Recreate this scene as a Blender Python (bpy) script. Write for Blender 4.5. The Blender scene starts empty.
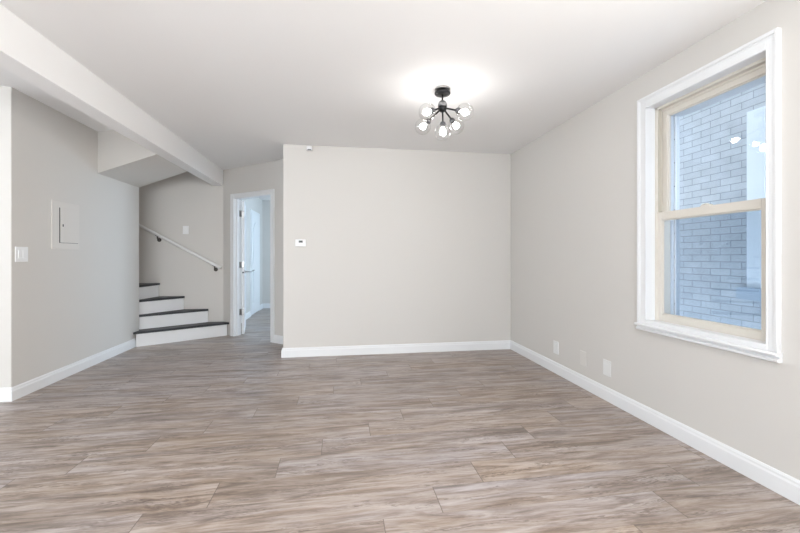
import bpy, bmesh, math, random
from mathutils import Vector, Matrix

random.seed(7)
S = bpy.context.scene
COL = S.collection

# ------------------------------------------------------------------ camera
PSI = math.atan(60.4 / 390.0)
EYE = 1.16
cd = bpy.data.cameras.new('camera')
cam = bpy.data.objects.new('camera', cd)
COL.objects.link(cam)
cam.location = (0, 0, EYE)
cam.rotation_euler = (math.pi / 2, 0, -PSI)
cd.sensor_fit = 'HORIZONTAL'
cd.sensor_width = 36.0
cd.lens = 390.0 / 800.0 * 36.0
cd.shift_y = -9.6 / 800.0
cd.clip_start = 0.02
S.camera = cam

# ------------------------------------------------------------------ world, lights, exposure
w = bpy.data.worlds.new('daylight')
S.world = w
w.use_nodes = True
bg = w.node_tree.nodes['Background']
bg.inputs['Color'].default_value = (0.74, 0.87, 1.0, 1)
bg.inputs['Strength'].default_value = 7.6


def area(name, loc, aim, sx, sy, power, color):
    l = bpy.data.lights.new(name, 'AREA')
    l.shape = 'RECTANGLE'
    l.size = sx
    l.size_y = sy
    l.energy = power
    l.color = color
    o = bpy.data.objects.new(name, l)
    COL.objects.link(o)
    o.location = loc
    o.rotation_euler = Vector(aim).to_track_quat('-Z', 'Z' if abs(aim[2]) < 0.7 else 'Y').to_euler()
    return o


R90 = math.pi / 2
# added fill lights at the rear window and an added rear opening (aim +y and up),
# daylight through the bay's side window (aims +x), an unseen added fill light beside the camera (aims -x)
# and daylight through the window of the passage beyond the doorway (aims -x)
area('rear_window_fill', (-0.3, -2.17, 1.25), (-0.12, 0.50, 1.0), 1.7, 1.4, 60, (1.0, 0.985, 0.97))
area('rear_left_fill', (-2.3, -2.17, 1.1), (-0.08, 0.66, 0.75), 1.2, 1.8, 56, (1.0, 0.94, 0.87))
area('bay_window_daylight', (-5.26, 1.0, 1.4), (1, 0, 0), 1.7, 1.5, 12, (1.0, 0.955, 0.90))
area('side_fill', (2.11, -0.1, 1.45), (-1.0, 0.02, 0.38), 1.2, 1.2, 98, (1.0, 0.955, 0.905))
area('passage_window_daylight', (1.28, 7.4, 1.45), (-1, 0, 0), 1.6, 1.5, 62, (0.58, 0.79, 1.0))

S.view_settings.view_transform = 'Standard'
S.view_settings.look = 'None'
S.view_settings.gamma = 1.0
S.view_settings.exposure = -0.06
S.view_settings.use_curve_mapping = False


# ------------------------------------------------------------------ mesh helper
class MB:
    def __init__(self):
        self.bm = bmesh.new()

    def box(self, a, b):
        x0, y0, z0 = [min(p, q) for p, q in zip(a, b)]
        x1, y1, z1 = [max(p, q) for p, q in zip(a, b)]
        return self.prism([(x0, y0), (x1, y0), (x1, y1), (x0, y1)], z0, z1)

    def prism(self, poly, z0, z1):
        """vertical prism over a plan polygon; z0/z1 numbers or one value per corner"""
        n = len(poly)
        area2 = sum(poly[i][0] * poly[(i + 1) % n][1] - poly[(i + 1) % n][0] * poly[i][1] for i in range(n))
        z0 = list(z0) if hasattr(z0, '__len__') else [z0] * n
        z1 = list(z1) if hasattr(z1, '__len__') else [z1] * n
        if area2 < 0:
            poly = poly[::-1]; z0 = z0[::-1]; z1 = z1[::-1]
        lo = [self.bm.verts.new((p[0], p[1], z)) for p, z in zip(poly, z0)]
        hi = [self.bm.verts.new((p[0], p[1], z)) for p, z in zip(poly, z1)]
        self.bm.faces.new(lo[::-1])
        self.bm.faces.new(hi)
        for i in range(n):
            j = (i + 1) % n
            self.bm.faces.new((lo[i], lo[j], hi[j], hi[i]))
        return self

    def obox(self, org, u, v, w_):
        """oriented box: corner org and three edge vectors"""
        o, u, v, w_ = Vector(org), Vector(u), Vector(v), Vector(w_)
        c = [self.bm.verts.new(o + u * i + v * j + w_ * k) for i in (0, 1) for j in (0, 1) for k in (0, 1)]
        f = [(0, 1, 3, 2), (4, 6, 7, 5), (0, 4, 5, 1), (2, 3, 7, 6), (0, 2, 6, 4), (1, 5, 7, 3)]
        if u.cross(v).dot(w_) < 0:
            f = [q[::-1] for q in f]
        for q in f:
            self.bm.faces.new([c[i] for i in q])
        return self

    def lathe(self, prof, p0, axis, seg=32, cap=True):
        """prof: list of (radius, height) along axis from p0"""
        p0 = Vector(p0)
        a = Vector(axis).normalized()
        t = Vector((1, 0, 0)) if abs(a.x) < 0.9 else Vector((0, 1, 0))
        e1 = a.cross(t).normalized()
        e2 = a.cross(e1)
        rings = []
        for r, h in prof:
            if r < 1e-6:
                rings.append([self.bm.verts.new(p0 + a * h)])
            else:
                rings.append([self.bm.verts.new(p0 + a * h + (e1 * math.cos(2 * math.pi * k / seg) + e2 * math.sin(2 * math.pi * k / seg)) * r) for k in range(seg)])
        for A, B in zip(rings, rings[1:]):
            for k in range(seg):
                m = (k + 1) % seg
                if len(A) == 1 and len(B) == 1:
                    continue
                if len(A) == 1:
                    f = self.bm.faces.new((A[0], B[m], B[k]))
                elif len(B) == 1:
                    f = self.bm.faces.new((A[k], A[m], B[0]))
                else:
                    f = self.bm.faces.new((A[k], A[m], B[m], B[k]))
                f.smooth = True
        if cap:
            if len(rings[0]) > 1:
                self.bm.faces.new(rings[0])
            if len(rings[-1]) > 1:
                self.bm.faces.new(rings[-1][::-1])
        return self

    def cyl(self, p0, p1, r, seg=20):
        p0, p1 = Vector(p0), Vector(p1)
        return self.lathe([(r, 0), (r, (p1 - p0).length)], p0, p1 - p0, seg)

    def ball(self, c, r, seg=28, a0=0.0, a1=math.pi, axis=(0, 0, 1)):
        n = 14
        prof = []
        for i in range(n + 1):
            th = a0 + (a1 - a0) * i / n
            prof.append((r * math.sin(th) if 1e-6 < th < math.pi - 1e-6 else 0.0, -r * math.cos(th)))
        return self.lathe(prof, c, axis, seg, cap=False)

    def tube(self, pts, r, seg=14):
        pts = [Vector(p) for p in pts]
        rings = []
        for i, p in enumerate(pts):
            d = (pts[min(i + 1, len(pts) - 1)] - pts[max(i - 1, 0)]).normalized()
            t = Vector((0, 0, 1)) if abs(d.z) < 0.9 else Vector((1, 0, 0))
            e1 = d.cross(t).normalized()
            e2 = d.cross(e1)
            rings.append([self.bm.verts.new(p + (e1 * math.cos(2 * math.pi * k / seg) + e2 * math.sin(2 * math.pi * k / seg)) * r) for k in range(seg)])
        for A, B in zip(rings, rings[1:]):
            for k in range(seg):
                m = (k + 1) % seg
                f = self.bm.faces.new((A[k], A[m], B[m], B[k]))
                f.smooth = True
        self.bm.faces.new(rings[0][::-1])
        self.bm.faces.new(rings[-1])
        return self

    def sweep(self, prof, path):
        """prof: (out, z) points; path: plan points, 'out' is to the LEFT of travel; mitred"""
        P = [Vector((p[0], p[1])) for p in path]
        rings = []
        for i, p in enumerate(P):
            ds = []
            if i > 0:
                ds.append((p - P[i - 1]).normalized())
            if i < len(P) - 1:
                ds.append((P[i + 1] - p).normalized())
            ns = [Vector((-d.y, d.x)) for d in ds]
            m = sum(ns, Vector((0, 0))).normalized()
            k = 1.0 / max(0.3, m.dot(ns[0]))
            rings.append([self.bm.verts.new((p.x + m.x * o * k, p.y + m.y * o * k, z)) for o, z in prof])
        n = len(prof)
        for A, B in zip(rings, rings[1:]):
            for j in range(n):
                q = (j + 1) % n
                self.bm.faces.new((A[j], B[j], B[q], A[q]))
        self.bm.faces.new(rings[0])
        self.bm.faces.new(rings[-1][::-1])
        return self

    def build(self, name, m, parent=None, bevel=0.0, seg=2):
        bmesh.ops.recalc_face_normals(self.bm, faces=self.bm.faces)
        me = bpy.data.meshes.new(name)
        self.bm.to_mesh(me)
        self.bm.free()
        me.materials.append(m)
        o = bpy.data.objects.new(name, me)
        COL.objects.link(o)
        if parent is not None:
            o.parent = parent
            o.matrix_parent_inverse = Matrix.Translation(parent.location).inverted()
        if bevel > 0:
            b = o.modifiers.new('bevel', 'BEVEL')
            b.width = bevel
            b.segments = seg
            b.limit_method = 'ANGLE'
        return o


def empty(name, loc, label=None, cat=None, group=None, kind=None):
    o = bpy.data.objects.new(name, None)
    o.empty_display_size = 0.1
    o.location = loc
    COL.objects.link(o)
    return tag(o, label, cat, group, kind)


def tag(o, label=None, cat=None, group=None, kind=None):
    if label: o['label'] = label
    if cat: o['category'] = cat
    if group: o['group'] = group
    if kind: o['kind'] = kind
    return o


def struct(o, label, cat):
    return tag(o, label, cat, None, 'structure')


# ------------------------------------------------------------------ materials
def mat(name, color, rough=0.5, metal=0.0, bump=0.0, bscale=60.0, vary=0.0, vscale=3.0, spec=0.5, coat=0.0):
    m = bpy.data.materials.new(name)
    m.use_nodes = True
    nt = m.node_tree
    b = nt.nodes['Principled BSDF']
    b.inputs['Base Color'].default_value = (*color, 1)
    b.inputs['Roughness'].default_value = rough
    b.inputs['Metallic'].default_value = metal
    b.inputs['Specular IOR Level'].default_value = spec
    b.inputs['Coat Weight'].default_value = coat
    tc = nt.nodes.new('ShaderNodeTexCoord')
    if bump > 0:
        n = nt.nodes.new('ShaderNodeTexNoise')
        n.inputs['Scale'].default_value = bscale
        n.inputs['Detail'].default_value = 4
        bp = nt.nodes.new('ShaderNodeBump')
        bp.inputs['Strength'].default_value = bump
        bp.inputs['Distance'].default_value = 0.002
        nt.links.new(tc.outputs['Object'], n.inputs['Vector'])
        nt.links.new(n.outputs['Fac'], bp.inputs['Height'])
        nt.links.new(bp.outputs['Normal'], b.inputs['Normal'])
    if vary > 0:
        n = nt.nodes.new('ShaderNodeTexNoise')
        n.inputs['Scale'].default_value = vscale
        n.inputs['Detail'].default_value = 3
        r = nt.nodes.new('ShaderNodeValToRGB')
        r.color_ramp.elements[0].position = 0.3
        r.color_ramp.elements[1].position = 0.7
        r.color_ramp.elements[0].color = (*[c * (1 - vary) for c in color], 1)
        r.color_ramp.elements[1].color = (*[min(1, c * (1 + vary)) for c in color], 1)
        nt.links.new(tc.outputs['Object'], n.inputs['Vector'])
        nt.links.new(n.outputs['Fac'], r.inputs['Fac'])
        nt.links.new(r.outputs['Color'], b.inputs['Base Color'])
    return m


def emit(name, color, strength):
    m = bpy.data.materials.new(name)
    m.use_nodes = True
    nt = m.node_tree
    b = nt.nodes['Principled BSDF']
    b.inputs['Base Color'].default_value = (*color, 1)
    b.inputs['Emission Color'].default_value = (*color, 1)
    b.inputs['Emission Strength'].default_value = strength
    return m


def thin_glass(name, tint, ior=1.5, rough=0.0, extra=0.0):
    m = bpy.data.materials.new(name)
    m.use_nodes = True
    nt = m.node_tree
    nt.nodes.remove(nt.nodes['Principled BSDF'])
    out = nt.nodes['Material Output']
    tr = nt.nodes.new('ShaderNodeBsdfTransparent')
    tr.inputs['Color'].default_value = (*tint, 1)
    gl = nt.nodes.new('ShaderNodeBsdfGlossy')
    gl.inputs['Roughness'].default_value = rough
    fr = nt.nodes.new('ShaderNodeFresnel')
    fr.inputs['IOR'].default_value = ior
    # the fresnel node reads an exit (back) face as glass to air; use its air to glass value there too
    geo = nt.nodes.new('ShaderNodeNewGeometry')
    mr = nt.nodes.new('ShaderNodeMix'); mr.data_type = 'FLOAT'
    mr.inputs[2].default_value = ior; mr.inputs[3].default_value = 1.0 / ior
    nt.links.new(geo.outputs['Backfacing'], mr.inputs[0])
    nt.links.new(mr.outputs[0], fr.inputs['IOR'])
    add = nt.nodes.new('ShaderNodeMath'); add.operation = 'ADD'; add.use_clamp = True
    add.inputs[1].default_value = extra
    nt.links.new(fr.outputs[0], add.inputs[0])
    mx = nt.nodes.new('ShaderNodeMixShader')
    nt.links.new(add.outputs[0], mx.inputs[0])
    nt.links.new(tr.outputs[0], mx.inputs[1])
    nt.links.new(gl.outputs[0], mx.inputs[2])
    nt.links.new(mx.outputs[0], out.inputs['Surface'])
    return m


def floor_material():
    m = bpy.data.materials.new('vinyl_plank')
    m.use_nodes = True
    nt = m.node_tree
    L = nt.links.new
    b = nt.nodes['Principled BSDF']

    def math_(op, a, c=None, d=None):
        n = nt.nodes.new('ShaderNodeMath')
        n.operation = op
        for i, v in enumerate((a, c, d)):
            if v is None:
                continue
            if isinstance(v, (int, float)):
                n.inputs[i].default_value = v
            else:
                L(v, n.inputs[i])
        return n.outputs[0]

    def noise(vec, scale, detail, rough=0.55, dist=0.0):
        n = nt.nodes.new('ShaderNodeTexNoise')
        n.inputs['Scale'].default_value = scale
        n.inputs['Detail'].default_value = detail
        n.inputs['Roughness'].default_value = rough
        n.inputs['Distortion'].default_value = dist
        L(vec, n.inputs['Vector'])
        return n.outputs['Fac']

    def comb(x, y, z):
        n = nt.nodes.new('ShaderNodeCombineXYZ')
        for i, v in enumerate((x, y, z)):
            if isinstance(v, (int, float)):
                n.inputs[i].default_value = v
            else:
                L(v, n.inputs[i])
        return n.outputs[0]

    tc = nt.nodes.new('ShaderNodeTexCoord')
    sp = nt.nodes.new('ShaderNodeSeparateXYZ')
    L(tc.outputs['Object'], sp.inputs[0])
    X, Y = sp.outputs[0], sp.outputs[1]
    PW, PL = 0.2025, 1.34
    ry = math_('DIVIDE', math_('SUBTRACT', Y, 1.717), PW)
    row = math_('FLOOR', ry)
    fy = math_('FRACT', ry)
    wn = nt.nodes.new('ShaderNodeTexWhiteNoise'); wn.noise_dimensions = '1D'
    L(math_('ADD', row, 0.37), wn.inputs['W'])
    off = math_('ADD', math_('ADD', math_('MULTIPLY', row, 0.272), 0.11), math_('MULTIPLY', math_('SUBTRACT', wn.outputs['Value'], 0.5), 0.05))
    rx = math_('DIVIDE', math_('SUBTRACT', math_('SUBTRACT', X, 0.33), off), PL)
    colm = math_('FLOOR', rx)
    fx = math_('FRACT', rx)
    wn2 = nt.nodes.new('ShaderNodeTexWhiteNoise'); wn2.noise_dimensions = '2D'
    L(comb(row, colm, 0.0), wn2.inputs['Vector'])
    pid = wn2.outputs['Value']
    # seams
    ex = math_('MULTIPLY', math_('MINIMUM', fx, math_('SUBTRACT', 1.0, fx)), PL)
    ey = math_('MULTIPLY', math_('MINIMUM', fy, math_('SUBTRACT', 1.0, fy)), PW)
    e = math_('MINIMUM', math_('MULTIPLY', ex, 0.9), math_('MULTIPLY', ey, 2.6))
    mrs = nt.nodes.new('ShaderNodeMapRange')
    L(e, mrs.inputs['Value'])
    mrs.inputs['From Min'].default_value = 0.0007
    mrs.inputs['From Max'].default_value = 0.0026
    seam = mrs.outputs['Result']
    # grain, shifted plank by plank
    px = math_('ADD', X, math_('MULTIPLY', pid, 37.0))
    py = math_('ADD', Y, math_('MULTIPLY', pid, 11.0))
    wob = noise(comb(math_('MULTIPLY', px, 1.6), math_('MULTIPLY', py, 2.5), pid), 1.0, 3)
    gy = math_('ADD', py, math_('MULTIPLY', math_('SUBTRACT', wob, 0.5), 0.055))
    broad = noise(comb(math_('MULTIPLY', px, 1.9), math_('MULTIPLY', gy, 15.0), pid), 1.0, 5, 0.62, 1.1)
    mid = noise(comb(math_('MULTIPLY', px, 4.5), math_('MULTIPLY', gy, 42.0), pid), 1.0, 4, 0.65, 0.9)
    fine = noise(comb(math_('MULTIPLY', px, 9.0), math_('MULTIPLY', gy, 150.0), pid), 1.0, 3, 0.65, 0.2)
    hue = noise(comb(math_('MULTIPLY', px, 1.1), math_('MULTIPLY', gy, 8.0), math_('ADD', pid, 2.0)), 1.0, 3, 0.55, 0.9)
    g = math_('ADD', math_('ADD', math_('MULTIPLY', broad, 0.55), math_('MULTIPLY', mid, 0.30)), math_('MULTIPLY', fine, 0.15))
    g = math_('ADD', g, math_('MULTIPLY', math_('SUBTRACT', pid, 0.5), 0.03))

    def ramp3(stops):
        ramp = nt.nodes.new('ShaderNodeValToRGB')
        cr = ramp.color_ramp
        cr.elements[0].position, cr.elements[1].position = stops[0][0], stops[-1][0]
        cr.elements[0].color, cr.elements[1].color = (*stops[0][1], 1), (*stops[-1][1], 1)
        for p, c in stops[1:-1]:
            cr.elements.new(p).color = (*c, 1)
        L(g, ramp.inputs['Fac'])
        return ramp.outputs['Color']

    brown = ramp3([(0.355, (0.140, 0.106, 0.080)), (0.45, (0.260, 0.197, 0.153)), (0.53, (0.380, 0.305, 0.252)), (0.65, (0.510, 0.440, 0.388))])
    mauve = ramp3([(0.355, (0.180, 0.152, 0.134)), (0.45, (0.305, 0.254, 0.231)), (0.53, (0.425, 0.370, 0.348)), (0.65, (0.555, 0.512, 0.498))])
    hr = nt.nodes.new('ShaderNodeMapRange')
    L(hue, hr.inputs['Value'])
    hr.inputs['From Min'].default_value = 0.38
    hr.inputs['From Max'].default_value = 0.64
    mh = nt.nodes.new('ShaderNodeMix'); mh.data_type = 'RGBA'
    L(hr.outputs['Result'], mh.inputs[0])
    L(brown, mh.inputs[6])
    L(mauve, mh.inputs[7])
    # dark flecks gathered along cathedral figures
    zone = noise(comb(math_('MULTIPLY', px, 2.2), math_('MULTIPLY', gy, 13.0), math_('ADD', pid, 4.0)), 1.0, 3, 0.5, 1.2)
    fleck = noise(comb(math_('MULTIPLY', px, 14.0), math_('MULTIPLY', gy, 85.0), math_('ADD', pid, 7.0)), 1.0, 2, 0.5, 2.2)
    zr = nt.nodes.new('ShaderNodeMapRange')
    L(zone, zr.inputs['Value'])
    zr.inputs['From Min'].default_value = 0.50
    zr.inputs['From Max'].default_value = 0.66
    kr = nt.nodes.new('ShaderNodeMapRange')
    L(fleck, kr.inputs['Value'])
    kr.inputs['From Min'].default_value = 0.47
    kr.inputs['From Max'].default_value = 0.60
    mk = nt.nodes.new('ShaderNodeMix'); mk.data_type = 'RGBA'
    L(math_('MULTIPLY', math_('MULTIPLY', kr.outputs['Result'], 0.9), math_('ADD', math_('MULTIPLY', zr.outputs['Result'], 0.85), 0.10)), mk.inputs[0])
    L(mh.outputs[2], mk.inputs[6])
    mk.inputs[7].default_value = (0.155, 0.118, 0.100, 1)
    # grey tint plank by plank
    wn3 = nt.nodes.new('ShaderNodeTexWhiteNoise'); wn3.noise_dimensions = '2D'
    L(comb(colm, row, 0.0), wn3.inputs['Vector'])
    mt = nt.nodes.new('ShaderNodeMix'); mt.data_type = 'RGBA'; mt.blend_type = 'MULTIPLY'
    mt.inputs[0].default_value = 1.0
    L(mk.outputs[2], mt.inputs[6])
    tr = nt.nodes.new('ShaderNodeValToRGB')
    tr.color_ramp.elements[0].color = (1.02, 0.99, 0.95, 1)
    tr.color_ramp.elements[1].color = (0.98, 1.0, 1.05, 1)
    L(wn3.outputs['Value'], tr.inputs['Fac'])
    L(tr.outputs['Color'], mt.inputs[7])
    ms = nt.nodes.new('ShaderNodeMix'); ms.data_type = 'RGBA'
    L(seam, ms.inputs[0])
    ms.inputs[6].default_value = (0.16, 0.125, 0.105, 1)
    L(mt.outputs[2], ms.inputs[7])
    L(ms.outputs[2], b.inputs['Base Color'])
    b.inputs['Roughness'].default_value = 0.36
    b.inputs['Specular IOR Level'].default_value = 0.5
    bp = nt.nodes.new('ShaderNodeBump')
    bp.inputs['Strength'].default_value = 0.25
    bp.inputs['Distance'].default_value = 0.0015
    L(math_('ADD', math_('MULTIPLY', fine, 0.4), seam), bp.inputs['Height'])
    L(bp.outputs['Normal'], b.inputs['Normal'])
    return m


def brick_material():
    m = bpy.data.materials.new('painted_brick')
    m.use_nodes = True
    nt = m.node_tree
    L = nt.links.new
    b = nt.nodes['Principled BSDF']
    tc = nt.nodes.new('ShaderNodeTexCoord')
    sp = nt.nodes.new('ShaderNodeSeparateXYZ')
    cb = nt.nodes.new('ShaderNodeCombineXYZ')
    L(tc.outputs['Object'], sp.inputs[0])
    L(sp.outputs[1], cb.inputs[0])
    L(sp.outputs[2], cb.inputs[1])
    br = nt.nodes.new('ShaderNodeTexBrick')
    L(cb.outputs[0], br.inputs['Vector'])
    br.inputs['Scale'].default_value = 1.0
    br.inputs['Brick Width'].default_value = 0.19
    br.inputs['Row Height'].default_value = 0.062
    br.inputs['Mortar Size'].default_value = 0.0035
    br.inputs['Mortar Smooth'].default_value = 0.2
    br.inputs['Color1'].default_value = (0.66, 0.68, 0.70, 1)
    br.inputs['Color2'].default_value = (0.58, 0.60, 0.63, 1)
    br.inputs['Mortar'].default_value = (0.33, 0.35, 0.38, 1)
    n = nt.nodes.new('ShaderNodeTexNoise')
    n.inputs['Scale'].default_value = 7.0
    n.inputs['Detail'].default_value = 5
    L(tc.outputs['Object'], n.inputs['Vector'])
    mx = nt.nodes.new('ShaderNodeMix'); mx.data_type = 'RGBA'; mx.blend_type = 'MULTIPLY'
    mx.inputs[0].default_value = 0.35
    L(br.outputs['Color'], mx.inputs[6])
    L(n.outputs['Fac'], mx.inputs[7])
    L(mx.outputs[2], b.inputs['Base Color'])
    b.inputs['Roughness'].default_value = 0.8
    bp = nt.nodes.new('ShaderNodeBump')
    bp.invert = True
    bp.inputs['Strength'].default_value = 0.5
    bp.inputs['Distance'].default_value = 0.006
    L(br.outputs['Fac'], bp.inputs['Height'])
    L(bp.outputs['Normal'], b.inputs['Normal'])
    return m


WALL = mat('wall_paint', (0.665, 0.638, 0.602), 0.62, bump=0.06, bscale=90, spec=0.3)
CEIL = mat('ceiling_paint', (0.87, 0.865, 0.858), 0.75, bump=0.05, bscale=80, spec=0.2)
TRIM = mat('white_trim', (0.82, 0.825, 0.83), 0.32, bump=0.03, bscale=40)
DOORM = mat('white_door_paint', (0.83, 0.84, 0.85), 0.35, bump=0.02, bscale=40)
PLASTIC = mat('white_plastic', (0.87, 0.87, 0.87), 0.35)
PAINTED_PLATE = mat('painted_plate', (0.705, 0.677, 0.637), 0.5)
OUTLETM = mat('outlet_plastic', (0.79, 0.785, 0.77), 0.35)
PANEL = mat('painted_steel', (0.69, 0.655, 0.615), 0.45)
VINYL = mat('almond_vinyl', (0.70, 0.655, 0.585), 0.4)
TRACK = mat('aged_track', (0.52, 0.48, 0.40), 0.5)
OUTTRIM = mat('outside_trim', (0.66, 0.70, 0.74), 0.55)
TREAD = mat('charcoal_tread', (0.028, 0.030, 0.036), 0.5, bump=0.05, bscale=50)
RAILP = mat('white_rail_paint', (0.82, 0.815, 0.80), 0.35)
NICKEL = mat('brushed_nickel', (0.42, 0.41, 0.40), 0.35, metal=1.0)
BRONZE = mat('dark_metal', (0.10, 0.09, 0.08), 0.35, metal=1.0)
BLACK = mat('black_metal', (0.018, 0.018, 0.02), 0.35, metal=0.4)
CHROME = mat('chrome', (0.30, 0.30, 0.31), 0.28, metal=1.0)
SOCKET = mat('dark_nickel', (0.09, 0.09, 0.095), 0.35, metal=0.6)
SCREEN = mat('display', (0.06, 0.065, 0.06), 0.3)
DARK = mat('dark_gap', (0.02, 0.02, 0.02), 0.7)
FLOOR = floor_material()
BRICK = brick_material()
PANE = thin_glass('window_glass', (0.96, 0.98, 1.0), 1.5)
SCREENMESH = thin_glass('insect_screen_mesh', (0.75, 0.78, 0.81), 1.02)
GLOBE = thin_glass('clear_globe', (0.985, 0.985, 0.985), 1.45, extra=0.05)
BULB = emit('lit_bulb', (1.0, 0.975, 0.95), 44.0)
CONCRETE = mat('concrete', (0.36, 0.37, 0.38), 0.9, vary=0.12)
NGLASS = mat('dark_pane', (0.12, 0.15, 0.19), 0.08)

# ------------------------------------------------------------------ plan of the place
XR = 2.14        # right wall face
YB = 4.655       # back wall face
XB = -0.645      # left end of the back wall
XL = -2.615      # stair-side left wall face
YL0, YL1 = 3.585, 5.618
YS = 6.17        # wall behind the stairs
HC = 2.46        # main ceiling
HA = 2.53        # ceiling left of the beam
YR = -2.2        # rear wall
XF = -5.2        # far left wall
YH = 9.17        # end wall of the passage
XHL = -1.72      # left wall of the passage
HX = 1.22        # right wall of the passage

# ------------------------------------------------------------------ floor, ceilings
struct(MB().prism([(XF, YR), (XR + 0.1, YR), (XR + 0.1, 4.9), (1.4, 4.9), (1.4, YH + 0.1), (-1.9, YH + 0.1), (-1.9, 6.3), (-4.3, 6.3), (-4.3, 3.6), (XF, 3.6)], -0.12, 0.0).build('floor', FLOOR),
       'grey brown wood plank floor running through the room and doorway', 'floor')
struct(MB().box((-1.80, YR - 0.1, HC), (XR + 0.12, 4.72, HC + 0.2)).prism([(-1.80, 4.72), (-0.6, 4.72), (-0.6, 5.6), (-1.6, 6.3), (-1.80, 6.3)], HC, HC + 0.2).build('ceiling', CEIL),
       'smooth white ceiling around the globe light', 'ceiling')
struct(MB().box((XF - 0.1, YR - 0.1, HA), (-1.80, 6.3, HA + 0.13)).build('ceiling_alcove', CEIL),
       'ceiling strip left of the boxed beam above the stairs', 'ceiling')
struct(MB().box((-1.9, 6.24, 2.44), (1.4, YH + 0.1, 2.6)).box((-0.55, 4.72, 2.44), (1.4, 6.24, 2.6)).prism([(-1.75, 6.24), (-0.55, 6.24), (-0.55, 5.35)], 2.44, 2.6).build('ceiling_passage', CEIL),
       'ceiling of the passage beyond the open doorway', 'ceiling')

# ------------------------------------------------------------------ walls
# right wall with window opening
WY0, WY1, WZ0, WZ1 = 1.66, 2.44, 0.71, 2.205
XO = 2.36
m = MB()
QY0, QY1, QZ0, QZ1 = WY0 - 0.011, WY1 + 0.011, WZ0 - 0.003, WZ1 + 0.011
m.box((XR, YR, 0), (XO, -0.75, 5.2)).box((XR, 0.55, 0), (XO, QY0, 5.2)).box((XR, -0.75, 0), (XO, 0.55, 0.80)).box((XR, -0.75, 2.15), (XO, 0.55, 5.2)).box((XR, QY1, 0), (XO, YB + 0.12, 5.2))  # opening beside the camera is added to hold a fill light
m.box((XR, QY0, 0), (XO, QY1, QZ0)).box((XR, QY0, QZ1), (XO, QY1, 5.2))
struct(m.build('wall_right', WALL), 'pale greige wall with the sash window', 'wall')
struct(MB().box((XB, YB, 0), (XR, YB + 0.12, HC + 0.05)).box((XB, YB + 0.12, 0), (XB + 0.12, 5.30, HC + 0.05)).build('wall_back', WALL, None, 0.006),
       'plain pale greige wall facing the camera with the thermostat', 'wall')
# left wall beside the stairs: an L of two walls and the return along the stairs
m = MB()
m.prism([(XL, YL0), (XL, YL1), (-4.2, YL1), (-4.2, YL1 - 0.12), (XL - 0.12, YL1 - 0.12), (XL - 0.12, YL0 + 0.12), (XF, YL0 + 0.12), (XF, YL0)], 0, HA + 0.05)
struct(m.build('wall_left', WALL, None, 0.006), 'pale greige wall with the breaker panel beside the stairs', 'wall')
# wall behind the stairs
struct(MB().box((-4.2, YS, 0), (-1.72, YS + 0.1, HA + 0.05)).build('wall_stair', WALL),
       'greige wall behind the stairs carrying the handrail', 'wall')
struct(MB().box((-4.3, YL1 - 0.12, 0), (-4.2, YS + 0.1, HA + 0.05)).build('wall_stair_end', WALL), 'wall closing the stairwell at its far left', 'wall')
# diagonal wall with the doorway
DA = Vector((-1.735, 6.185, 0))
DB = Vector((-0.575, 5.230, 0))
du = (DB - DA).normalized()
dn = Vector((-du.y, du.x, 0))          # into the passage
if dn.y < 0:
    dn = -dn
WT = 0.11
LEN = (DB - DA).length
uL0 = (Vector((-1.573, 6.051, 0)) - DA).dot(du)     # casing outer left
uR1 = (Vector((-0.868, 5.471, 0)) - DA).dot(du)    # casing outer right
CW = 0.068
OL, OR, OH = uL0 + CW, uR1 - CW, 2.01
m = MB()
m.obox(DA, du * OL, dn * WT, (0, 0, HC))
m.obox(DA + du * OR, du * (LEN - OR), dn * WT, (0, 0, HC))
m.obox(DA + du * OL + Vector((0, 0, OH)), du * (OR - OL), dn * WT, (0, 0, HC - OH))
struct(m.build('wall_doorway', WALL), 'angled greige wall around the open doorway', 'wall')
# passage beyond
struct(MB().box((XHL - 0.1, 6.27, 0), (XHL, YH, 2.5)).build('wall_passage_left', WALL), 'white left wall of the passage beyond the doorway', 'wall')
struct(MB().box((XHL - 0.1, YH, 0), (1.4, YH + 0.1, 2.5)).build('wall_passage_end', WALL), 'pale end wall of the passage beyond the doorway', 'wall')
m = MB()
m.box((HX, 4.77, 0), (HX + 0.1, 6.55, 2.5)).box((HX, 8.25, 0), (HX + 0.1, YH, 2.5)).box((HX, 6.55, 0), (HX + 0.1, 8.25, 0.65)).box((HX, 6.55, 2.22), (HX + 0.1, 8.25, 2.5))
struct(m.build('wall_passage_right', WALL), 'right wall of the passage with its window opening', 'wall')
# walls behind and left of the camera, with window openings
m = MB()
m.box((XF, YR - 0.12, 0), (-2.9, YR, 2.6)).box((-1.7, YR - 0.12, 0), (-1.2, YR, 2.6)).box((-2.9, YR - 0.12, 2.1), (-1.7, YR, 2.6)).box((0.6, YR - 0.12, 0), (XR + 0.2, YR, 2.6)).box((-1.2, YR - 0.12, 0), (0.6, YR, 0.55)).box((-1.2, YR - 0.12, 2.2), (0.6, YR, 2.6))  # full-height left opening is added to hold a fill light
struct(m.build('wall_rear', WALL), 'wall behind the camera with a wide window', 'wall')
m = MB()
m.box((XF - 0.12, YR, 0), (XF, 0.1, 2.6)).box((XF - 0.12, 1.9, 0), (XF, YL0 + 0.12, 2.6)).box((XF - 0.12, 0.1, 0), (XF, 1.9, 0.6)).box((XF - 0.12, 0.1, 2.2), (XF, 1.9, 2.6))
struct(m.build('wall_far_left', WALL), 'far left wall with a wide window', 'wall')

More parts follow.
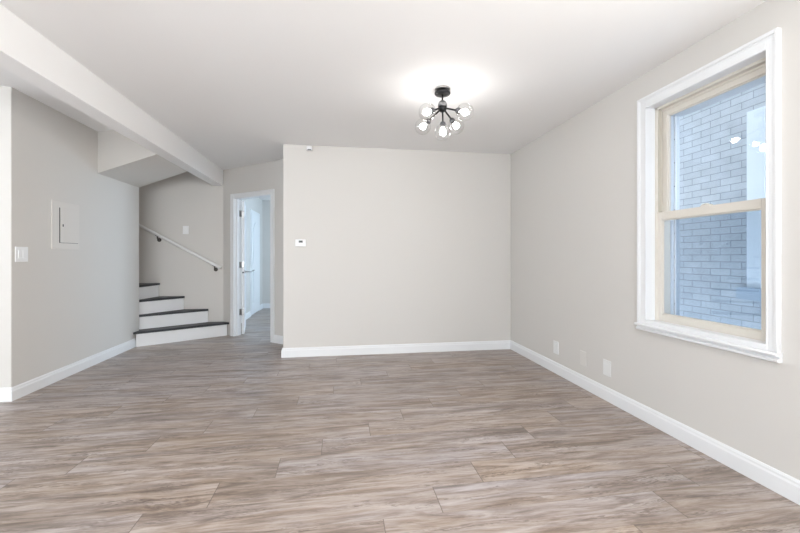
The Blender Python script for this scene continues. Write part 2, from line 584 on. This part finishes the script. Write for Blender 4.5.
# ------------------------------------------------------------------ boxed beam and bulkhead
BX0, BX1, BZ = -1.868, -1.722, 2.22
struct(MB().box((BX0, YR, BZ), (BX1, YS + 0.02, HA + 0.05)).build('ceiling_beam', CEIL, None, 0.004),
       'boxed white beam running along the ceiling to the stair corner', 'beam')
struct(MB().prism([(XL, 4.72), (BX0, 4.36), (BX0, 5.18), (XL, YL1)], [2.075, 2.218, 2.218, 2.075], [HA + 0.03] * 4).build('wall_bulkhead', WALL),
       'sloping boxed bulkhead between the left wall and the beam', 'wall')

# ------------------------------------------------------------------ baseboards
BP = [(0, 0), (0.017, 0), (0.017, 0.078), (0.012, 0.088), (0.012, 0.098), (0.006, 0.108), (0, 0.108)]


def baseboard(name, path, label, h=1.0):
    struct(MB().sweep([(o, z * h) for o, z in BP], path).build(name, TRIM), label, 'baseboard')


baseboard('baseboard_right', [(XR, YR), (XR, YB - 0.0172)], 'white baseboard along the right wall under the window')
baseboard('baseboard_back', [(XR, YB), (XB, YB), (XB, 5.26)], 'white baseboard along the back wall and round its end')
baseboard('baseboard_left', [(XL, YL1 - 0.05), (XL, YL0), (XF, YL0)], 'white baseboard along the wall beside the stairs')
p0 = DA + du * (uR1 + 0.001)
p1 = DB - du * 0.08
baseboard('baseboard_doorway', [(p1.x, p1.y), (p0.x, p0.y)], 'short white baseboard right of the doorway casing')
baseboard('baseboard_passage', [(HX, YH), (XHL, YH), (XHL, 8.815)], 'white baseboard on the end wall of the passage')
baseboard('baseboard_passage_left', [(XHL, 7.925), (XHL, 6.3)], 'white baseboard on the left wall of the passage')


# ------------------------------------------------------------------ window on the right wall
win = empty('window_1', (XR, (WY0 + WY1) / 2, WZ0), 'tall white framed sash window on the right wall', 'window', None, 'structure')
CO0, CO1, CZ = WY0 - 0.058, WY1 + 0.075, 2.284
# casing: flat boards with a raised outer band and an inner bead
m = MB()


def casing_rect(m, x_front, y0, y1, z0, z1, wd, sides='lrt'):
    if 'l' in sides: m.box((x_front, y1 - wd, z0), (XR + 0.002, y1, z1))
    if 'r' in sides: m.box((x_front, y0, z0), (XR + 0.002, y0 + wd * 0.77, z1))
    if 't' in sides: m.box((x_front, y0 + wd * 0.77, z1 - wd), (XR + 0.002, y1 - wd, z1))
    if 'b' in sides: m.box((x_front, y0 + wd, z0), (XR + 0.002, y1 - wd, z0 + wd))


casing_rect(m, XR - 0.019, CO0 + 0.001, CO1 - 0.001, 0.6901, CZ - 0.001, 0.0742)
casing_rect(m, XR - 0.026, CO0, CO1, 0.69, CZ, 0.020)
casing_rect(m, XR - 0.0225, CO0 + 0.0154, CO1 - 0.0201, 0.6902, CZ - 0.0201, 0.010)
casing_rect(m, XR - 0.0215, CO0 + 0.048, CO1 - 0.063, 0.6903, CZ - 0.067, 0.012)
m.box((XR - 0.021, WY0, 0.6895), (XR + 0.002, WY1, WZ0 + 0.01))
m.build('casing', TRIM, win, 0.003)
m = MB()   # stool and apron moulding along the bottom
m.obox((XR + 0.001, CO0 - 0.004, 0.640), (0, CO1 - CO0 + 0.008, 0), (-0.020, 0, 0), (0, 0, 0.049))
m.sweep([(0, 0.672), (0.037, 0.672), (0.043, 0.678), (0.043, 0.684), (0.037, 0.690), (0, 0.690)], [(XR, CO0 - 0.006), (XR, CO1 + 0.006)])
m.sweep([(0, 0.641), (0.024, 0.641), (0.031, 0.646), (0.031, 0.655), (0.024, 0.660), (0, 0.660)], [(XR, CO0 - 0.005), (XR, CO1 + 0.005)])
m.build('apron_moulding', TRIM, win, 0.0015)
m = MB()   # jamb lining
XS = 2.20
m.box((XR - 0.018, WY1, WZ0), (XS + 0.02, WY1 + 0.012, WZ1)).box((XR - 0.018, WY0 - 0.012, WZ0), (XS + 0.02, WY0, WZ1))
m.box((XR - 0.018, WY0, WZ1 - 0.002), (XS + 0.02, WY1, WZ1 + 0.012)).box((XR - 0.018, WY0, WZ0 - 0.002), (XS + 0.02, WY1, WZ0 + 0.008))
m.build('jamb', TRIM, win)
m = MB()   # vinyl frame with tracks
m.box((XS - 0.004, WY1 - 0.020, WZ0), (2.30, WY1 + 0.01, WZ1)).box((XS - 0.004, WY0 - 0.01, WZ0), (2.30, WY0 + 0.040, WZ1))
m.box((XS - 0.004, WY0, WZ1 - 0.018), (2.30, WY1, WZ1 + 0.01)).box((XS + 0.030, WY0, WZ1 - 0.030), (2.30, WY1, WZ1)).box((XS - 0.002, WY0, WZ0), (2.30, WY1, WZ0 + 0.012))
fr = m.build('window_frame', VINYL, win, 0.002)
m = MB()
for yy in (WY1 - 0.0255,):
    m.box((XS + 0.002, yy, 1.475), (XS + 0.026, yy + 0.006, WZ1 - 0.02))
m.build('sash_track', TRACK, win)
SY0, SY1 = WY0 + 0.040, WY1 - 0.004


def sash(name, x, y0, y1, z0, z1, st, bt, tp, d=0.03):
    m = MB()
    m.box((x, y0, z0), (x + d, y0 + st, z1)).box((x, y1 - st, z0), (x + d, y1, z1))
    m.box((x, y0 + st, z0), (x + d, y1 - st, z0 + bt)).box((x, y0 + st, z1 - tp), (x + d, y1 - st, z1))
    # inner glazing stop
    s = 0.007
    m.box((x + 0.008, y0 + st, z0 + bt), (x + d - 0.004, y0 + st + s, z1 - tp)).box((x + 0.008, y1 - st - s, z0 + bt), (x + d - 0.004, y1 - st, z1 - tp))
    m.box((x + 0.008, y0 + st + s, z0 + bt), (x + d - 0.004, y1 - st - s, z0 + bt + s)).box((x + 0.008, y0 + st + s, z1 - tp - s), (x + d - 0.004, y1 - st - s, z1 - tp))
    o = m.build(name, VINYL, win, 0.002)
    MB().box((x + 0.014, y0 + st + 0.001, z0 + bt + 0.001), (x + 0.018, y1 - st - 0.001, z1 - tp - 0.001)).build('glass_pane', PANE, o)
    return o


up = sash('upper_sash', XS + 0.037, SY0 - 0.004, WY1 - 0.021, 1.418, WZ1 - 0.029, 0.038, 0.045, 0.036)
lo = sash('lower_sash', XS + 0.002, SY0, SY1, WZ0 + 0.012, 1.470, 0.045, 0.042, 0.053)
m = MB()
yc = (SY0 + SY1) / 2
m.box((XS + 0.004, yc - 0.03, 1.470), (XS + 0.028, yc + 0.03, 1.479)).cyl((XS + 0.016, yc, 1.479), (XS + 0.016, yc, 1.487), 0.009).box((XS + 0.002, yc - 0.004, 1.481), (XS + 0.03, yc + 0.022, 1.487))
m.build('sash_lock', VINYL, lo)
# outside lining of the opening and the screen track
m = MB()
m.box((2.30, WY1 - 0.022, WZ0 - 0.02), (XO + 0.012, WY1 + 0.04, WZ1 + 0.04)).box((2.30, WY0 - 0.04, WZ0 - 0.02), (XO + 0.012, WY0 + 0.02, WZ1 + 0.04))
m.box((2.30, WY0 + 0.02, WZ1 - 0.055), (XO + 0.03, WY1 - 0.022, WZ1 + 0.04)).box((2.30, WY0 + 0.02, WZ0 - 0.03), (XO + 0.03, WY1 - 0.022, WZ0 + 0.02))
ol = m.build('outside_lining', OUTTRIM, win)
m = MB()
m.box((2.325, WY1 - 0.034, WZ0 + 0.02), (2.337, WY1 - 0.022, WZ1 - 0.055))
st_ = m.build('screen_track', TRIM, win)
MB().box((2.3295, WY0 + 0.02, WZ0 + 0.02), (2.3305, WY1 - 0.034, 1.43)).build('insect_screen', SCREENMESH, win)
for k in range(9):
    z = WZ0 + 0.12 + k * 0.165
    MB().cyl((2.3235, WY1 - 0.028, z), (2.3262, WY1 - 0.028, z), 0.003, 8).build('screw', DARK, st_)

# ------------------------------------------------------------------ building next door
XN = 3.40
NY0, NY1, NZ0, NZ1 = 1.95, 2.79, 0.90, 2.375
nb = empty('brick_building', (XN, 3.0, -1.0), 'pale painted brick building close outside the window', 'building')
m = MB()
m.box((XN, -3, -1.0), (XN + 0.3, NY0, 6.0)).box((XN, NY1, -1.0), (XN + 0.3, 9.0, 6.0)).box((XN, NY0, -1.0), (XN + 0.3, NY1, NZ0)).box((XN, NY0, NZ1), (XN + 0.3, NY1, 6.0))
m.build('brick_wall', BRICK, nb)
wn_ = MB()
wn_.box((XN - 0.025, NY1 - 0.14, NZ0), (XN + 0.08, NY1, NZ1)).box((XN - 0.025, NY0, NZ0), (XN + 0.08, NY0 + 0.14, NZ1)).box((XN - 0.02, NY0 + 0.14, NZ1 - 0.10), (XN + 0.08, NY1 - 0.14, NZ1)).box((XN + 0.02, NY0 + 0.14, NZ0), (XN + 0.08, NY1 - 0.14, NZ0 + 0.06)).box((XN + 0.02, NY0 + 0.14, 1.6), (XN + 0.08, NY1 - 0.14, 1.66))
nf = wn_.build('window', mat('next_door_trim', (0.80, 0.83, 0.86), 0.5), nb, 0.004)
MB().box((XN + 0.05, NY0 + 0.14, NZ0 + 0.06), (XN + 0.06, NY1 - 0.14, NZ1 - 0.1)).build('pane', NGLASS, nf)
MB().box((XN - 0.06, NY0 - 0.06, 0.805), (XN + 0.1, NY1 + 0.06, 0.90)).build('window_sill', mat('sill_stone', (0.42, 0.48, 0.55), 0.8, vary=0.1), nf, 0.006)
struct(MB().box((XO, -4, -1.1), (XN + 0.2, 10, -1.0)).build('ground_outside', CONCRETE), 'concrete strip between the two buildings', 'ground')

# ------------------------------------------------------------------ doorway: casing, jamb, open leaf
dr = empty('door_1', tuple(DA + du * OL), 'white open door with its white casing in the angled wall', 'door', None, 'structure')


def dpt(u, n, z):
    p = DA + du * u + dn * n
    return Vector((p.x, p.y, z))


m = MB()
for (a, b_, z0, z1) in ((uL0, OL, 0, 2.078), (OR, uR1, 0, 2.078), (OL, OR, OH, 2.078)):
    m.obox(dpt(a, -0.016, z0), du * (b_ - a), dn * 0.017, (0, 0, z1 - z0))
for (a, b_, z0, z1) in ((uL0, uL0 + 0.016, 0, 2.078), (uR1 - 0.016, uR1, 0, 2.078), (uL0 + 0.016, uR1 - 0.016, 2.062, 2.078)):
    m.obox(dpt(a, -0.021, z0), du * (b_ - a), dn * 0.006, (0, 0, z1 - z0))
m.build('casing', TRIM, dr, 0.003)
m = MB()
m.obox(dpt(OL - 0.012, -0.003, 0), du * 0.014, dn * (WT + 0.006), (0, 0, OH + 0.012))
m.obox(dpt(OR - 0.002, -0.003, 0), du * 0.014, dn * (WT + 0.006), (0, 0, OH + 0.012))
m.obox(dpt(OL, -0.003, OH - 0.002), du * (OR - OL), dn * (WT + 0.006), (0, 0, 0.014))
m.obox(dpt(OL + 0.002, 0.035, 0), du * 0.010, dn * 0.035, (0, 0, OH - 0.002))
m.build('jamb', TRIM, dr)
# leaf stands open, seen almost edge on
hp = dpt(OL + 0.012, WT + 0.004, 0.012)
ld = Vector((-0.192, 0.981, 0)).normalized()
ln = Vector((ld.y, -ld.x, 0))           # towards the passage (right)
LT, LW, LH = 0.038, 0.72, 1.985
m = MB()
m.obox(hp, ld * LW, ln * LT, (0, 0, LH))
for (a, b_, z0, z1) in ((0.11, 0.61, 0.22, 0.86), (0.11, 0.61, 1.00, 1.84)):
    m.obox(hp + ld * a + ln * LT + Vector((0, 0, z0)), ld * 0.02, ln * 0.006, (0, 0, z1 - z0))
    m.obox(hp + ld * (b_ - 0.02) + ln * LT + Vector((0, 0, z0)), ld * 0.02, ln * 0.006, (0, 0, z1 - z0))
    m.obox(hp + ld * (a + 0.02) + ln * LT + Vector((0, 0, z0)), ld * (b_ - a - 0.04), ln * 0.006, (0, 0, 0.02))
    m.obox(hp + ld * (a + 0.02) + ln * LT + Vector((0, 0, z1 - 0.02)), ld * (b_ - a - 0.04), ln * 0.006, (0, 0, 0.02))
leaf = m.build('door_leaf', DOORM, dr, 0.002)
for z in (1.745, 0.985, 0.285):
    m = MB()
    m.obox(hp + ld * -0.0025 + ln * 0.002 + Vector((0, 0, z)), ld * 0.0025, ln * 0.032, (0, 0, 0.09))
    m.obox(dpt(OL + 0.002, WT - 0.034, z + 0.012), du * 0.003, dn * 0.034, (0, 0, 0.09))
    q = hp + ld * -0.006 + ln * -0.004 + Vector((0, 0, z))
    m.cyl(q, q + Vector((0, 0, 0.09)), 0.007, 12)
    m.build('hinge', NICKEL, dr)
q = hp + ld * -0.001 + ln * 0.019 + Vector((0, 0, 0.915))
MB().cyl(q, q + ld * 0.003, 0.012, 14).build('latch_hole', DARK, leaf)
m = MB()
q = hp + ld * 0.07 + ln * LT + Vector((0, 0, 0.925))
m.cyl(q, q + ln * 0.010, 0.027, 20)
m.tube([q + ln * 0.008, q + ln * 0.05, q + ln * 0.068 + ld * 0.01, q + ln * 0.095 + ld * 0.06, q + ln * 0.135 + ld * 0.11 + Vector((0, 0, 0.018))], 0.010, 12)
m.build('door_handle', NICKEL, leaf)

# second door, closed in the left wall of the passage
d2 = empty('door_2', (XHL, 8.55, 0), 'white two panel door in the left wall of the passage', 'door', None, 'structure')
D0, D1, DH = 7.98, 8.76, 2.03
x = XHL
m = MB()
m.box((x - 0.01, D0 - 0.05, 0), (x + 0.014, D0, DH + 0.06)).box((x - 0.01, D1, 0), (x + 0.014, D1 + 0.05, DH + 0.06)).box((x - 0.01, D0, DH), (x + 0.014, D1, DH + 0.06))
m.build('casing', TRIM, d2, 0.002)
m = MB()
m.box((x - 0.02, D0 + 0.003, 0.025), (x + 0.022, D1 - 0.003, DH - 0.004))
leaf2 = m.build('door_leaf', DOORM, d2, 0.002)
# raised panels, the upper one with an arched head
m = MB()
P0, P1 = D0 + 0.13, D1 - 0.13
m.box((x + 0.021, P0, 0.25), (x + 0.038, P1, 0.88))
n_ = 12
pts = [(P0, 1.02)] + [(P1, 1.02)] + [(P1 - (P1 - P0) * i / n_, 1.74 + 0.13 * math.sin(math.pi * i / n_)) for i in range(n_ + 1)]
f0 = [m.bm.verts.new((x + 0.021, a, b_)) for a, b_ in pts]
f1 = [m.bm.verts.new((x + 0.038, a, b_)) for a, b_ in pts]
m.bm.faces.new(f1)
m.bm.faces.new(f0[::-1])
for i in range(len(pts)):
    j = (i + 1) % len(pts)
    m.bm.faces.new((f0[i], f0[j], f1[j], f1[i]))
m.build('raised_panel', DOORM, leaf2, 0.003)

# ------------------------------------------------------------------ stairs
stair = empty('staircase', (-2.3, 5.9, 0), 'white staircase with charcoal treads winding up behind the left wall', 'stairs')
RH = 0.195
TT = 0.028
NOSE = 0.022
# riser lines: (left, right)
def on_doorway_wall(a, b, gap):
    """where the plan line a-b meets the angled wall, less a small gap"""
    a, b = Vector((a[0], a[1], 0)), Vector((b[0], b[1], 0))
    d = (b - a).normalized()
    t = (DA - dn * gap - a).dot(dn) / d.dot(dn)
    q = a + d * t
    return (q.x, q.y)


SB = 6.150       # back ends of the risers, just clear of the wall
RL = [((-2.588, 5.480), (-1.622, 6.090)),
      ((-2.645, 5.648), (-1.930, SB)),
      ((-2.665, 5.642), (-2.262, SB)),
      ((-2.675, 5.640), (-2.604, SB)),
      ((-2.93, 5.650), (-2.93, SB)),
      ((-3.20, 5.650), (-3.20, SB)),
      ((-3.47, 5.650), (-3.47, SB))]
RL[0] = (RL[0][0], on_doorway_wall(RL[0][0], RL[0][1], 0.024))
for i, (a, b_) in enumerate(RL):
    A, B = Vector(a), Vector(b_)
    d = (B - A).normalized()
    nrm = Vector((d.y, -d.x))            # to the front of the step
    ztop = RH * (i + 1)
    zb = RH * i
    if i == 0:
        poly = [A, B, B - nrm * 0.012, A - nrm * 0.012]
    else:
        poly = [A, B, B - nrm * 0.012, A - nrm * 0.012]
    MB().prism([tuple(p) for p in poly], zb, ztop - TT).build('riser', TRIM, stair)
    # tread
    if i < len(RL) - 1:
        a2, b2 = Vector(RL[i + 1][0]), Vector(RL[i + 1][1])
    else:
        a2, b2 = A + Vector((-0.26, 0)), B + Vector((-0.26, 0))
    N0, N1 = A + nrm * NOSE, B + nrm * NOSE
    if i == 0:
        e1 = on_doorway_wall(tuple(N0), tuple(N1), 0.007)
        e2 = on_doorway_wall((-3, 6.160), (-1, 6.160), 0.007)
        N0 = N0 - d * 0.035
        corner = [tuple(N0), e1, e2, (b2.x - 0.012, 6.160), (a2.x, a2.y), (XL + 0.012, YL1 + 0.02)]
    else:
        corner = [tuple(N0), tuple(N1), (B.x + 0.004, 6.160), (b2.x - 0.012, 6.160), (a2.x - 0.01, a2.y)]
    MB().prism(corner, ztop - TT, ztop).build('tread', TREAD, stair, 0.003)

# ------------------------------------------------------------------ handrail
YH_ = YS - 0.07
r0 = Vector((-2.98, YH_, 1.694))
r1 = Vector((-1.735, YH_, 0.998))
rail = empty('handrail', (-1.84, YS, 0.95), 'white round handrail sloping down the wall behind the stairs', 'handrail')
MB().cyl(r0, r1, 0.021, 20).build('rail', RAILP, rail, 0.003)
for t, z_ in ((0.305, 0), (0.93, 0)):
    p = r0.lerp(r1, t)
    m = MB()
    m.cyl((p.x, YS - 0.001, p.z - 0.075), (p.x, YS - 0.010, p.z - 0.075), 0.028, 18)
    m.tube([(p.x, YS - 0.008, p.z - 0.075), (p.x, YS - 0.045, p.z - 0.075), (p.x, YH_ + 0.006, p.z - 0.062), (p.x, YH_, p.z - 0.02)], 0.0085, 12)
    d = (r1 - r0).normalized()
    m.obox(p - d * 0.03 + Vector((0, -0.012, -0.027)), d * 0.06, (0, 0.024, 0), (0, 0, 0.006))
    m.build('bracket', BRONZE, rail)

# ------------------------------------------------------------------ ceiling light
FX = Vector((0.786, 2.93, HC))
lamp = empty('ceiling_light', tuple(FX), 'black branching ceiling light with five clear glass globes', 'ceiling light')
HUB = Vector((FX.x, FX.y, 2.315))
MB().lathe([(0.0, 0), (0.058, 0), (0.060, 0.004), (0.060, 0.012)], FX, (0, 0, -1), 40).build('canopy_plate', NICKEL, lamp)
MB().lathe([(0.0, 0.012), (0.030, 0.012), (0.032, 0.024), (0.058, 0.026), (0.061, 0.030), (0.061, 0.040), (0.057, 0.045), (0.0, 0.047)], FX, (0, 0, -1), 40).build('canopy', BLACK, lamp)
MB().cyl(FX + Vector((0, 0, -0.034)), HUB + Vector((0, 0, 0.03)), 0.006).build('stem', BLACK, lamp)
MB().lathe([(0.006, 0.052), (0.018, 0.050), (0.028, 0.042), (0.034, 0.028), (0.036, 0.012), (0.034, 0.004), (0.0, 0.004)], HUB, (0, 0, 1), 28).build('hub_cap', CHROME, lamp)
MB().ball(HUB + Vector((0, 0, -0.004)), 0.034).build('hub', BLACK, lamp)
rt = Vector((math.cos(PSI), -math.sin(PSI), 0))
fw = Vector((math.sin(PSI), math.cos(PSI), 0))
for (a, b_, c) in ((-0.127, -0.140, -0.087), (-0.143, 0.140, -0.100), (0.128, 0.150, -0.091), (0.150, -0.140, -0.087), (0.004, -0.004, -0.193)):
    d = rt * a + fw * b_ + Vector((0, 0, c))
    L_ = d.length
    d.normalize()
    G = HUB + d * L_
    GR = 0.064
    neck = HUB + d * (L_ - GR - 0.004)
    arm = MB().cyl(HUB + d * 0.02, neck, 0.0068, 14).build('arm', BLACK, lamp)
    # socket cup and inner lamp holder
    s = MB()
    s.lathe([(0.0, -0.016), (0.011, -0.015), (0.019, -0.009), (0.0225, 0.002), (0.0225, 0.012), (0.012, 0.013), (0.012, 0.030), (0.0, 0.030)], neck, d, 24)
    sk = s.build('socket', SOCKET, lamp)
    # clear globe with an open neck in the cup
    g = MB()
    g.ball(G, GR, 36, math.asin(0.021 / GR), math.pi, tuple(d))
    gl = g.build('glass_globe', GLOBE, lamp)
    bl = MB()
    bl.lathe([(0.0, 0.0), (0.011, 0.0), (0.013, 0.010), (0.021, 0.024), (0.025, 0.038), (0.022, 0.052), (0.012, 0.060), (0.0, 0.062)], neck + d * 0.029, d, 24)
    bl.build('bulb', BULB, sk)

# ------------------------------------------------------------------ small wall things


def plate(name, wall, c, wd, ht, m_, label, cat, group=None, thick=0.006):
    """wall: 'right' (faces -x), 'left' (faces +x), 'back'/'stair' (faces -y); c = (along, z)"""
    if wall == 'right':
        base, u, nrm = Vector((XR, c[0], c[1])), Vector((0, 1, 0)), Vector((-1, 0, 0))
    elif wall == 'left':
        base, u, nrm = Vector((XL, c[0], c[1])), Vector((0, 1, 0)), Vector((1, 0, 0))
    else:
        base, u, nrm = Vector((c[0], YB if wall == 'back' else YS, c[1])), Vector((1, 0, 0)), Vector((0, -1, 0))
    root = empty(name, tuple(base), label, cat, group)

    def part(pn, du0, du1, dz0, dz1, n0, n1, mm, parent=root, bev=0.0015):
        o = MB().obox(base + u * du0 + Vector((0, 0, dz0)) + nrm * n0, u * (du1 - du0), nrm * (n1 - n0), (0, 0, dz1 - dz0)).build(pn, mm, None, bev)
        o.parent = parent
        o.matrix_parent_inverse = parent.matrix_world.inverted() if parent is not root else Matrix.Translation(base).inverted()
        return o
    if wd:
        part('plate', -wd / 2, wd / 2, -ht / 2, ht / 2, -0.001, thick, m_)
    return root, part, base, u, nrm


def outlet(y, z, label, group):
    root, part, base, u, nrm = plate('wall_outlet', 'right', (y, z), 0.088, 0.125, OUTLETM, label, 'outlet', group)
    part('receptacle', -0.0175, 0.0175, -0.034, 0.034, 0.006, 0.0085, OUTLETM)
    for s in (-1, 1):
        MB().cyl(base + Vector((0, 0, s * 0.049)) + nrm * 0.0055, base + Vector((0, 0, s * 0.049)) + nrm * 0.007, 0.0035, 12).build('screw', OUTLETM, root)


outlet(3.613, 0.255, 'white wall plate low on the right wall nearest the far corner', 'wall plates low on the right wall')
root, part, base, u, nrm = plate('blank_plate', 'right', (3.173, 0.258), 0.082, 0.128, PAINTED_PLATE, 'wall coloured plate between the two white plates on the right wall', 'wall plate', 'wall plates low on the right wall')
for s in (-1, 1):
    MB().cyl(base + Vector((0, 0, s * 0.045)) + nrm * 0.0055, base + Vector((0, 0, s * 0.045)) + nrm * 0.007, 0.0035, 12).build('screw', PAINTED_PLATE, root)
outlet(2.860, 0.262, 'white wall plate low on the right wall nearest the window', 'wall plates low on the right wall')

# double rocker switch on the left wall
root, part, base, u, nrm = plate('light_switch', 'left', (3.685, 1.182), 0.128, 0.124, PLASTIC, 'white double light switch at the near end of the left wall', 'light switch')
for s in (-1, 1):
    part('rocker', s * 0.024 - 0.0165, s * 0.024 + 0.0165, -0.033, 0.033, 0.006, 0.0095, PLASTIC)
# switch on stair wall
root, part, base, u, nrm = plate('light_switch', 'stair', (-2.243, 1.557), 0.080, 0.120, PLASTIC, 'white single light switch on the wall above the handrail', 'light switch')
part('rocker', -0.0165, 0.0165, -0.033, 0.033, 0.006, 0.0095, PLASTIC)

# breaker panel
root, part, base, u, nrm = plate('breaker_panel', 'left', (4.216, 1.460), 0, 0, PANEL, 'flush painted breaker panel with a small door on the left wall', 'breaker panel')
part('cover', -0.190, 0.190, -0.226, 0.224, -0.002, 0.008, PANEL, bev=0.003)
part('door_gap', -0.0985, 0.168, -0.168, 0.165, 0.0075, 0.0086, DARK, bev=0)
dpan = part('door', -0.086, 0.1675, -0.1645, 0.1645, 0.0075, 0.013, PANEL)
part('latch', -0.062, -0.050, -0.012, 0.010, 0.012, 0.0155, DARK, bev=0)

# thermostat
root, part, base, u, nrm = plate('thermostat', 'back', (-0.446, 1.322), 0, 0, PLASTIC, 'small white thermostat on the left part of the back wall', 'thermostat')
part('body', -0.060, 0.060, -0.041, 0.041, -0.002, 0.026, PLASTIC, bev=0.005)
part('display', -0.020, 0.024, 0.003, 0.027, 0.0255, 0.0275, SCREEN, bev=0)
# motion sensor
root, part, base, u, nrm = plate('motion_sensor', 'back', (-0.347, 2.415), 0, 0, PLASTIC, 'tiny white sensor box at the top of the back wall', 'sensor')
part('bracket', -0.015, 0.015, -0.012, 0.030, -0.002, 0.014, mat('sensor_grey', (0.35, 0.35, 0.34), 0.5), bev=0.002)
part('body', -0.030, 0.032, -0.026, 0.024, 0.012, 0.050, PLASTIC, bev=0.006)
part('lens', -0.018, 0.024, -0.024, -0.012, 0.049, 0.052, SCREEN, bev=0)
